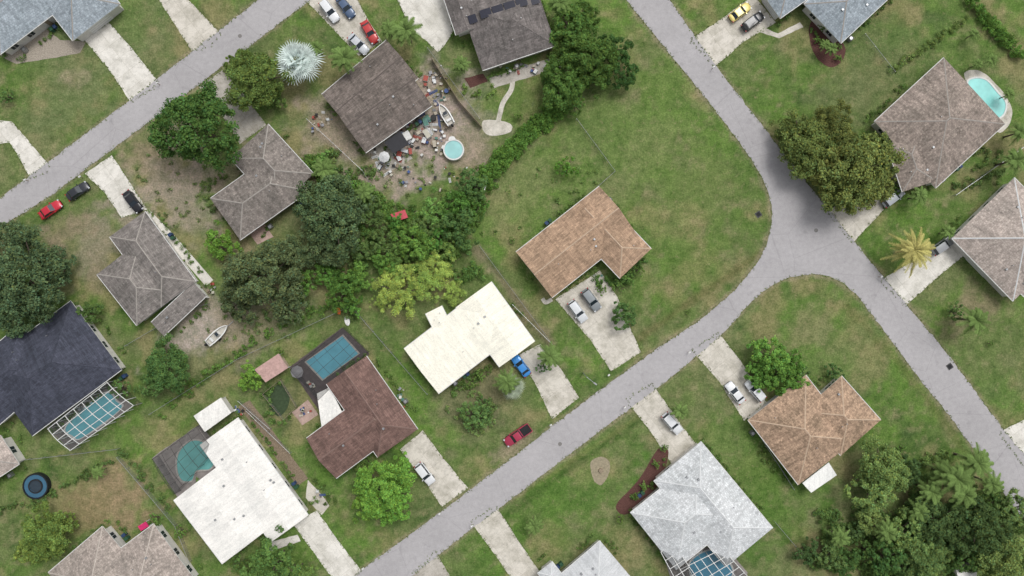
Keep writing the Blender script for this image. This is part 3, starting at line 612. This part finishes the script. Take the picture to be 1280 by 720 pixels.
# ---------------------------------------------------------------- sheds, flat roofs
def flatroof(name,q,z,mat,th=.15,wall=None):
    mb=MB(); P=[W(*p,z) for p in q]; mb.poly(P,z,mat,th); mb.poly(P,z-th-.004,WHITE)
    c=sum(P,Vector((0,0)))/len(P)
    for p in P:
        p=c+(p-c)*.9; mb.box((p.x,p.y,(z-th)/2),(.12,.12,z-th),.6,WHITE)
    if wall:
        Q=[c+(p-c)*.88 for p in P]
        for i in range(len(Q)):
            a,b=Q[i],Q[(i+1)%len(Q)]; mb.face([(a.x,a.y,0),(b.x,b.y,0),(b.x,b.y,z-th-.01),(a.x,a.y,z-th-.01)],wall)
    return mb.obj(name)
flatroof('garden_shed',[(242,520),(276,497),(289,516),(256,540)],2.6,wht,.15,WALLS[1]); flatroof('garden_shed',[(318,462),(348,442),(360,460),(332,478)],2.3,plain('pink_roof',alb(196,162,154),.8,.3),.12,WALLS[2])
flatroof('patio_awning',[(396,492),(412,484),(428,516),(402,534)],2.6,wht); flatroof('patio_awning',[(480,178),(500,163),(511,180),(492,192)],2.4,plain('black_canopy',(.03,.03,.035,1),.6))
flatroof('patio_awning',[(1003,604),(1036,578),(1046,594),(1014,616)],2.5,RM('white_pan_roof',alb(224,224,220),'metal',.12))
flatroof('patio_awning',[(488,268),(506,262),(510,272),(494,277)],1.8,plain('red_tarp',alb(205,90,100),.7)); flatroof('patio_awning',[(172,658),(182,652),(186,658),(176,664)],1.6,plain('magenta_tarp',alb(210,50,110),.7))
flatroof('garden_shed',[(1195,712),(1215,706),(1226,722),(1200,730)],2.4,wht,.15,WALLS[1])
# ---------------------------------------------------------------- pools and cages
def grow(P,d):
    c=sum(P,Vector((0,0)))/len(P); return [p+(p-c).normalized()*d for p in P]
def pool(q,col,smooth=True,copm=None,name='swimming_pool'):
    P=[Vector(p) for p in q]
    if smooth: P=catmull(P,6,True)
    P=[W(p.x,p.y) for p in P]; O=grow(P,.35); root=empty(name); mb=MB(); n=len(P); cm=copm or WHITE
    for i in range(n):
        a,b,c,d=P[i],P[(i+1)%n],O[(i+1)%n],O[i]; mb.face([(a.x,a.y,.14),(b.x,b.y,.14),(c.x,c.y,.14),(d.x,d.y,.14)],cm)
        mb.face([(d.x,d.y,0),(c.x,c.y,0),(c.x,c.y,.14),(d.x,d.y,.14)],cm); mb.face([(a.x,a.y,0),(b.x,b.y,0),(b.x,b.y,.14),(a.x,a.y,.14)],cm)
    mb.obj('coping',root); m2=MB(); m2.poly(P,.08,watermat('pool_water',col)); m2.obj('water',root); return root
def cage(q,nx_,ny_,h=3.0,frame=WHITE,bw=.09,name='pool_screen_enclosure',scr=True):
    P=[W(*p,h) for p in q]; root=empty(name); mb=MB(); m2=MB()
    def L(u,v): return (P[0].lerp(P[1],u)).lerp(P[3].lerp(P[2],u),v)
    def hh(u,v): return h+.5*math.sin(math.pi*v)
    def beam(u0,v0,u1,v1,k=6):
        for i in range(k):
            a=L(u0+(u1-u0)*i/k,v0+(v1-v0)*i/k); b=L(u0+(u1-u0)*(i+1)/k,v0+(v1-v0)*(i+1)/k)
            mb.cyl((a.x,a.y,hh(0,v0+(v1-v0)*i/k)),(b.x,b.y,hh(0,v0+(v1-v0)*(i+1)/k)),bw*.7,bw*.7,frame,4,False)
    for i in range(nx_+1): beam(i/nx_,0,i/nx_,1)
    for j in range(ny_+1): beam(0,j/ny_,1,j/ny_)
    for i in range(nx_+1):
        for v in (0,1): p=L(i/nx_,v); mb.box((p.x,p.y,h/2),(bw,bw,h),.6,frame)
    for j in range(ny_+1):
        for u in (0,1): p=L(u,j/ny_); mb.box((p.x,p.y,h/2+.1),(bw,bw,h+.2),.6,frame)
    for j in range(6):
        a,b,c,d=L(0,j/6),L(1,j/6),L(1,(j+1)/6),L(0,(j+1)/6); z0=hh(0,j/6)+.03; z1=hh(0,(j+1)/6)+.03
        if scr: m2.face([(a.x,a.y,z0),(b.x,b.y,z0),(c.x,c.y,z1),(d.x,d.y,z1)],SCREEN)
    for a,b in zip(P,P[1:]+P[:1]):
        if scr: m2.face([(a.x,a.y,.1),(b.x,b.y,.1),(b.x,b.y,h-.1),(a.x,a.y,h-.1)],SCREEN)
    mb.obj('frame',root)
    if scr: m2.obj('screen',root)
slab('pool_deck',[(1205,96),(1222,88),(1240,100),(1262,128),(1264,150),(1250,166),(1236,150)],C1,True); pool([(1210,102),(1222,98),(1234,102),(1246,116),(1256,128),(1254,142),(1244,148),(1234,140),(1226,124),(1214,116)],alb(150,222,216))
slab('pool_deck',[(362,459),(428,409),(462,442),(408,512),(398,512)],DDECK); pool([(383,452),(428,420),(448,442),(404,474)],alb(108,182,202),False,plain('coping_grey',alb(180,176,170),.8))
cage([(362,462),(428,410),(458,441),(398,500)],5,4,2.6,BRONZE,.05)
slab('pool_deck',[(190,572),(250,530),(290,580),(222,622)],GDECK); pool([(224,566),(238,552),(252,552),(262,562),(268,576),(262,586),(246,588),(240,600),(228,600),(222,586)],alb(116,184,180),True,plain('coping_grey',alb(180,176,170),.8)); cage([(190,574),(246,533),(268,562),(218,618)],5,4,2.7,BRONZE,.05)
slab('pool_deck',[(58,535),(132,478),(166,508),(88,562)],GDECK); pool([(84,532),(130,492),(146,502),(150,512),(104,546),(92,545)],alb(118,192,204)); cage([(60,536),(134,478),(167,507),(88,563)],7,4,3.0,WHITE,.11)
slab('pool_deck',[(828,690),(905,682),(935,716),(900,770),(850,760)],GDECK); pool([(862,705),(890,688),(915,712),(900,740),(875,735)],alb(90,160,190)); cage([(850,712),(903,686),(936,722),(880,765)],6,5,2.95,WHITE,.11)
cage([(826,690),(842,680),(880,735),(858,750)],2,6,3.0,WHITE,.11)
def ring(name,px,py,r,rim,water,h=1.1,legs=False):
    p=W(px,py,h); r=r/S; root=empty(name); mb=MB(); n=28
    for i in range(n):
        a0,a1=2*math.pi*i/n,2*math.pi*(i+1)/n
        def q(R_,a,z): return (p.x+R_*math.cos(a),p.y+R_*math.sin(a),z)
        mb.face([q(r,a0,h),q(r,a1,h),q(r-.25,a1,h),q(r-.25,a0,h)],rim); mb.face([q(r,a0,.02 if not legs else h-.1),q(r,a1,.02 if not legs else h-.1),q(r,a1,h),q(r,a0,h)],rim)
    mb.obj('rim',root); m2=MB(); m2.poly([Vector((p.x+(r-.25)*math.cos(2*math.pi*i/n),p.y+(r-.25)*math.sin(2*math.pi*i/n))) for i in range(n)],h-.12,water); m2.obj('surface',root)
ring('above_ground_pool',567,187,13,WHITE,watermat('pool_water',alb(160,212,210)))
ring('above_ground_pool',44,608,16,plain('black_liner',(.015,.017,.02,1),.5),watermat('pool_water',alb(64,104,128)),1.0); ring('pool_float',44,608,9,DARK,plain('float_dark',alb(52,64,74),.5),1.02)
slab('garden_pond',[(334,498),(350,480),(362,494),(358,512),(346,520)],plain('pond_water',alb(66,82,56),.15,.4),True)
# ---------------------------------------------------------------- vehicles
def car(px,py,d,colr,kind='sedan',name='parked_car'):
    p=W(px,py,.7); ang=math.atan2(-d[1],d[0]); root=empty(name); root.location=(p.x,p.y,.03); root.rotation_euler=(0,0,ang)
    pm,nt,b=newmat('car_paint'); b.inputs['Base Color'].default_value=colr; b.inputs['Roughness'].default_value=.3; b.inputs['Coat Weight'].default_value=.4; b.inputs['Metallic'].default_value=.1
    L,Wd,top,cb0,cb1,ct0,ct1={'sedan':(4.7,1.82,1.42,-1.75,.95,-1.15,.15),'suv':(4.75,1.9,1.7,-2.15,1.0,-1.9,.25),'pickup':(5.7,2.0,1.8,-.75,1.35,-.55,.65)}[kind]
    k=L/4.7; bz=.95 if kind=='sedan' else 1.08
    st=[(-2.35,.62,.6,bz-.25),(-2.27,.8,.4,bz-.1),(-2.05,.93,.32,bz-.02),(-1.4,1,.3,bz),(0,1,.28,bz),(.9,1,.28,bz-.01),(1.5,.98,.3,bz-.08),(2.0,.92,.32,bz-.17),(2.25,.78,.4,bz-.3),(2.36,.55,.5,bz-.42)]
    mb=MB(); secs=[]
    for x,w,z0,z1 in st:
        w=w*Wd/2; half=[(0,z1+.03),(w*.5,z1+.02),(w*.82,z1-.02),(w*.96,z1-.1),(w,z1-.25),(w*.98,z0+.12),(w*.86,z0)]
        secs.append([(x*k,y,z) for y,z in half]+[(x*k,-y,z) for y,z in half[::-1][:-1]])
    for a,b_ in zip(secs,secs[1:]):
        n=len(a)
        for i in range(n): mb.face([a[i],b_[i],b_[(i+1)%n],a[(i+1)%n]],pm)
    mb.face(secs[0],pm); mb.face(secs[-1][::-1],pm)
    mb.obj('body',root,True,True)
    mb=MB(); w0=Wd/2*.9; w1=Wd/2*.72
    B=[(cb0,-w0,bz-.03),(cb1,-w0*.95,bz-.05),(cb1,w0*.95,bz-.05),(cb0,w0,bz-.03)]; Tp=[(ct0,-w1,top),(ct1,-w1,top-.02),(ct1,w1,top-.02),(ct0,w1,top)]
    for i in range(4): mb.face([B[i],B[(i+1)%4],Tp[(i+1)%4],Tp[i]],GLASS)
    xs_=[ct0-.03,ct0+.15,(ct0+ct1)/2,ct1-.12,ct1+.05]; zz=[0,.035,.055,.04,0]
    for i in range(4):
        for j in range(4):
            def q(i_,j_):
                v=-1+j_*.5; return (xs_[i_],v*(w1+.03)*(1 if 0<i_<4 else .95),top+.01+zz[i_]*(1-v*v*.7))
            mb.face([q(i,j),q(i+1,j),q(i+1,j+1),q(i,j+1)],pm)
    for i in range(4): mb.cyl(B[i],Tp[i],.05,.045,pm,5,False)
    xm=(ct0+ct1)/2
    for s in (-1,1):
        mb.cyl((xm,s*w0,bz-.02),(xm,s*w1,top),.045,.04,pm,5,False)
        mb.box((cb1-.25,s*(Wd/2+.08),bz+.02),(.16,.24,.14),0,pm)
    if kind=='pickup':
        mb.box((-1.85,0,bz+.06),(1.9,Wd*.8,.03),0,DARK)
        for y in (-1,1): mb.box((-1.85,y*Wd*.44,bz+.1),(2.1,.12,.22),0,pm)
        mb.box((-2.85,0,bz+.08),(.1,Wd*.84,.24),0,pm)
    else:
        mb.box((L*.36,0,bz-.115),(.02,Wd*.7,.01),0,DARK)
    mb.obj('cabin',root,False)
    mb=MB()
    for x in (-1.42*k,1.42*k):
        for s in (-1,1):
            mb.cyl((x,s*(Wd/2-.22),.32),(x,s*(Wd/2+.005),.32),.33,.33,DARK,16); mb.cyl((x,s*(Wd/2+.0),.32),(x,s*(Wd/2+.015),.32),.19,.19,METAL,10)
    mb.obj('wheels',root)
    mb=MB()
    for s in (-1,1):
        mb.box((L/2-.22,s*Wd*.36,bz-.3),(.3,.34,.14),-s*.35,CHROME,bev=.1); mb.box((-L/2+.1,s*Wd*.37,bz-.16),(.16,.3,.16),s*.3,REDL)
    mb.obj('lights',root)
wc=(.7,.71,.72,1); blk=(.014,.015,.018,1)
car(63,262,(.82,-.57),(.5,.02,.04,1)); car(97,239,(.82,-.57),(.025,.028,.036,1)); car(166,252,(.6,.8),blk,'sedan'); car(651,457,(-.6,-.8),(.04,.24,.6,1))
car(722,389,(.6,.82),(.6,.62,.63,1),'suv'); car(739,375,(.6,.82),(.22,.24,.25,1),'suv'); car(647,544,(-.82,.57),(.36,.03,.07,1),'pickup','pickup_truck')
car(531,592,(.62,.8),wc,'suv'); car(840,529,(.66,.75),wc,'suv'); car(919,491,(-.62,-.8),wc); car(944,488,(-.66,-.78),wc,'suv')
car(925,15,(.8,-.6),(.75,.62,.2,1)); car(941,27,(.8,-.6),blk,'suv'); car(412,14,(.6,.8),wc,'suv'); car(432,9,(.6,.8),(.06,.1,.18,1)); car(462,40,(.5,.85),(.45,.03,.03,1)); car(448,55,(.7,.7),(.5,.52,.55,1)); car(1178,307,(.8,-.55),(.25,.26,.27,1),'suv'); car(1116,247,(.8,-.6),(.3,.32,.34,1),'suv')
def boat(px,py,d,name='motorboat',L=5.2):
    p=W(px,py,1); root=empty(name); root.location=(p.x,p.y,.35); root.rotation_euler=(0,0,math.atan2(-d[1],d[0])); mb=MB(); hull=plain('boat_gelcoat',(.75,.75,.73,1),.3,.1)
    xs_=[-1,-.5,0,.5,.8,1]; ws=[.8,.92,.95,.75,.4,.03]; prev=None; prev2=None
    for x,w in zip(xs_,ws):
        x*=L/2; w*=.95; s=[(x,w,.9),(x,w*.9,.5),(x,0,.05),(x,-w*.9,.5),(x,-w,.9)]; t=[(x*.93,w*.75,.92),(x*.93,w*.7,.55),(x*.93,-w*.7,.55),(x*.93,-w*.75,.92)]
        if prev:
            for i in range(4): mb.face([prev[i],s[i],s[i+1],prev[i+1]],hull)
            mb.face([prev[0],prev2[0],t[0],s[0]],hull); mb.face([prev2[3],prev[4],s[4],t[3]],hull)
            for i in range(3): mb.face([prev2[i],t[i],t[i+1],prev2[i+1]],plain('boat_deck',alb(200,196,186),.6))
        else: mb.face(s,hull)
        prev,prev2=s,t
    mb.box((.1,0,.95),(.7,.9,.8),0,hull,GLASS,.15); mb.box((-L/2-.25,0,.9),(.45,.4,.9),0,DARK,bev=.2); mb.box((-L*.28,0,.75),(.5,1.1,.4),0,WHITE,bev=.1)
    for s in (-1,1): mb.cyl((-.6,s*.8,-.05),(-.6,s*1.0,-.05),.3,.3,DARK,12)
    mb.box((0.6,0,-.1),(L*1.15,.12,.1),0,METAL); mb.obj('hull',root)
boat(272,418,(.7,-.65)); boat(557,143,(-.5,-.85),L=4.5); boat(601,235,(.5,-.85),L=3.6)
def kayak(px,py,d,colr,L=3.0,name='kayak'):
    p=W(px,py,.2); root=MB(); m=plain('kayak_plastic',colr,.4,.1); a=math.atan2(-d[1],d[0]); ca,sa=math.cos(a),math.sin(a); prev=None
    def t(x,y,z): return (p.x+x*ca-y*sa,p.y+x*sa+y*ca,z)
    for i in range(9):
        x=-1+i/4; w=.5*math.sqrt(max(.002,1-x*x)); s=[t(x*L/2,w,.25),t(x*L/2,0,.38 if abs(x)>.4 else .22),t(x*L/2,-w,.25),t(x*L/2,0,.02)]
        if prev:
            for j in range(4): root.face([prev[j],s[j],s[(j+1)%4],prev[(j+1)%4]],m)
        prev=s
    root.obj(name)
kayak(421,386,(.5,.85),alb(240,120,40),2.6); kayak(434,401,(.2,1),alb(230,230,225),2.0)
# ---------------------------------------------------------------- fences
def fence(pts,h=1.2,mat=METAL,panel=CHAIN,name='chain_link_fence',step=2.6):
    mb=MB()
    for A,B in zip(pts,pts[1:]):
        a,b=W(*A),W(*B); n=max(1,int((b-a).length/step)); 
        for i in range(n+1): p=a.lerp(b,i/n); mb.cyl((p.x,p.y,0),(p.x,p.y,h+.05),.045,.045,mat,6)
        mb.cyl((a.x,a.y,h),(b.x,b.y,h),.035,.035,mat,5,False)
        mb.face([(a.x,a.y,.03),(b.x,b.y,.03),(b.x,b.y,h-.03),(a.x,a.y,h-.03)],panel)
    mb.obj(name)
for f in [[(445,388),(535,492)],[(600,308),(690,430),(640,380)],[(720,150),(768,215),(740,240)],[(190,517),(300,448),(445,380)],[(150,570),(222,655),(240,700)],[(535,62),(600,150)],[(1078,45),(1115,92)],[(1190,245),(1275,185)],[(966,650),(1000,690)],[(945,540),(990,610)],[(310,512),(365,565)],[(160,432),(240,385),(262,380)],[(20,575),(150,560)],[(385,150),(455,215),(480,260)],[(300,500),(340,535)]]: fence(f)
WF=plain('white_vinyl',(.7,.7,.68,1),.4,.1)
fence([(232,335),(262,372)],1.5,WF,WF,'vinyl_fence'); fence([(540,75),(575,130),(602,160)],1.6,WOOD,WOOD,'wooden_fence'); fence([(330,492),(352,474),(372,508),(356,524),(330,492)],1.0,WOOD,CHAIN,'garden_fence',1.5)
# ---------------------------------------------------------------- clutter
CM=[plain('c%d'%i,c,.6,.2) for i,c in enumerate([(.6,.6,.58,1),(.06,.1,.25,1),(.35,.08,.06,1),(.03,.03,.03,1),(.25,.2,.14,1),(.5,.48,.4,1),(.1,.22,.18,1),(.65,.66,.66,1),(.3,.3,.32,1),(.45,.4,.32,1),(.7,.7,.68,1)])]
def clutter(name,area,n,smin=.3,smax=1.3):
    mb=MB()
    for i in range(n):
        x=area[0]+rr.uniform(-1,1)*area[2]+rr.gauss(0,area[2]*.2); y=area[1]+rr.uniform(-1,1)*area[3]+rr.gauss(0,area[3]*.2); p=W(x,y); s=smin+(smax-smin)*rr.random()**2; m=rr.choice(CM); t=rr.random(); a=rr.uniform(0,3)
        if t<.35: mb.box((p.x,p.y,.3*s+.02),(s,s*rr.uniform(.4,1),.6*s),a,m,rr.choice(CM),.06)
        elif t<.5: mb.cyl((p.x,p.y,.01),(p.x,p.y,s*.5),s*.35,s*.38,m,12,True,rr.choice(CM))
        elif t<.75:
            for k in range(3): mb.box((p.x+k*.16*math.cos(a),p.y+k*.16*math.sin(a),.1+k*.06),(.1,s*2,.05),a,m)
        else:
            mb.box((p.x,p.y,.42),(.5,.5,.06),a,m); mb.box((p.x-.24*math.cos(a),p.y-.24*math.sin(a),.68),(.05,.5,.5),a,m)
            for u,v in ((1,1),(1,-1),(-1,1),(-1,-1)): mb.box((p.x+.2*(u*math.cos(a)-v*math.sin(a)),p.y+.2*(u*math.sin(a)+v*math.cos(a)),.2),(.05,.05,.39),a,m)
    mb.obj(name)
clutter('yard_clutter',(528,168,32,22),120,.25,1.9); clutter('yard_clutter',(490,200,20,14),40,.25,1.4); clutter('yard_clutter',(548,115,14,24),36,.3,1.2); clutter('yard_clutter',(400,155,10,14),16,.3,.8); clutter('yard_clutter',(530,222,50,14),26,.25,.9)
clutter('patio_furniture',(655,85,26,5),14,.4,.9); clutter('patio_furniture',(265,365,4,10),8,.3,.8); clutter('patio_furniture',(380,515,8,6),8,.4,.8); clutter('patio_furniture',(400,615,6,8),6,.3,.7); clutter('patio_furniture',(300,515,5,5),6,.4,.8); clutter('patio_furniture',(390,480,5,5),5,.4,.8); clutter('patio_furniture',(500,500,5,18),8,.3,.6); clutter('patio_furniture',(748,345,7,4),5,.3,.6)
def umbrella(px,py,r,c):
    p=W(px,py,2.4); r/=S; mb=MB(); n=8
    for i in range(n):
        a0,a1=2*math.pi*i/n,2*math.pi*(i+1)/n; mb.face([(p.x,p.y,2.7),(p.x+r*math.cos(a0),p.y+r*math.sin(a0),2.3),(p.x+r*math.cos(a1),p.y+r*math.sin(a1),2.3)],plain('canvas',c,.8))
    mb.cyl((p.x,p.y,0),(p.x,p.y,2.75),.04,.03,METAL,8); mb.obj('patio_umbrella')
umbrella(371,465,8,alb(150,148,150)); umbrella(480,196,7,alb(205,205,205))
def mailbox(px,py):
    p=W(px,py); mb=MB(); mb.box((p.x,p.y,.5),(.1,.1,1.0),.6,WOOD); mb.box((p.x,p.y,1.1),(.5,.2,.2),.9,WHITE,bev=.05); mb.cyl((p.x-.2,p.y,1.2),(p.x+.2,p.y,1.2),.1,.1,WHITE,10); mb.obj('mailbox')
for a in [(688,530),(760,468),(550,640),(780,508),(860,440),(590,655),(104,222),(200,106),(1098,346),(890,86),(36,226),(455,708)]: mailbox(*a)
def lamp(px,py):
    p=W(px,py); mb=MB(); mb.cyl((p.x,p.y,0),(p.x,p.y,6.5),.11,.07,METAL,10); mb.cyl((p.x,p.y,6.4),(p.x+1.3,p.y-1,6.8),.05,.04,METAL,8); mb.box((p.x+1.5,p.y-1.15,6.8),(.7,.3,.14),-.65,METAL,bev=.15); mb.obj('street_lamp')
lamp(729,466)
mb=MB(); p=W(751,588); mb.cyl((p.x,p.y,0),(p.x,p.y,.35),.5,.42,WOOD,11); mb.obj('tree_stump')
# ------------- neighbourhood just outside the photographed block
r0=random.Random(42)
for _ in range(70):
    x,y=r0.uniform(-500,1780),r0.uniform(-420,1140)
    if -60<x<1340 and -60<y<780: continue
    if abs((y-560)+.763*(x-700))<60 or abs((y+.757*x)-275)<55 or abs((y-300)-1.27*(x-1015))<70: continue
    T(x,y,r0.uniform(18,50),r0.choice([DKG,MDG,GRG,BRG]))
for cx,cy,m in [(-160,560,gry),(-180,120,tan),(380,840,grn),(120,850,wht),(1420,420,ltn),(1440,120,gry2),(620,-160,brn),(320,-170,tan),(980,-170,grn2),(1040,860,pale),(760,880,gry)]:
    a=(cx-60,cy+45); b=(cx+55,cy-40); c_=(cx+110,cy+35); house('bungalow_house',m,[(a,b,c_),((cx-20,cy+70),(cx+35,cy+30),(cx+75,cy+85))],None,1)
# ---------------------------------------------------------------- light, camera
w=bpy.data.worlds.new('World'); scene.world=w; w.use_nodes=True; nt=w.node_tree; bg=nt.nodes['Background']
sk=nt.nodes.new('ShaderNodeTexSky'); sk.sky_type='NISHITA'; sk.sun_disc=False; EL=60; AZ=35
sk.sun_elevation=math.radians(EL); sk.sun_rotation=math.radians(AZ); sk.air_density=1.0; sk.dust_density=4; sk.ozone_density=1
hs=nt.nodes.new('ShaderNodeHueSaturation'); hs.inputs['Saturation'].default_value=.2
nt.links.new(sk.outputs[0],hs.inputs['Color']); nt.links.new(hs.outputs[0],bg.inputs[0]); bg.inputs[1].default_value=.15
sd=bpy.data.lights.new('sun','SUN'); sd.energy=1.25; sd.angle=math.radians(24); sd.color=(1,.985,.955); so=bpy.data.objects.new('sun',sd); COL.objects.link(so)
d=Vector((math.sin(math.radians(AZ))*math.cos(math.radians(EL)),math.cos(math.radians(AZ))*math.cos(math.radians(EL)),math.sin(math.radians(EL))))
so.rotation_euler=d.to_track_quat('Z','Y').to_euler()
cd=bpy.data.cameras.new('camera'); cd.lens=24; cd.sensor_width=36; cd.clip_end=6000; co=bpy.data.objects.new('camera',cd); COL.objects.link(co); co.location=(0,0,H); scene.camera=co
scene.view_settings.view_transform='Standard'; scene.view_settings.look='None'; scene.view_settings.exposure=0
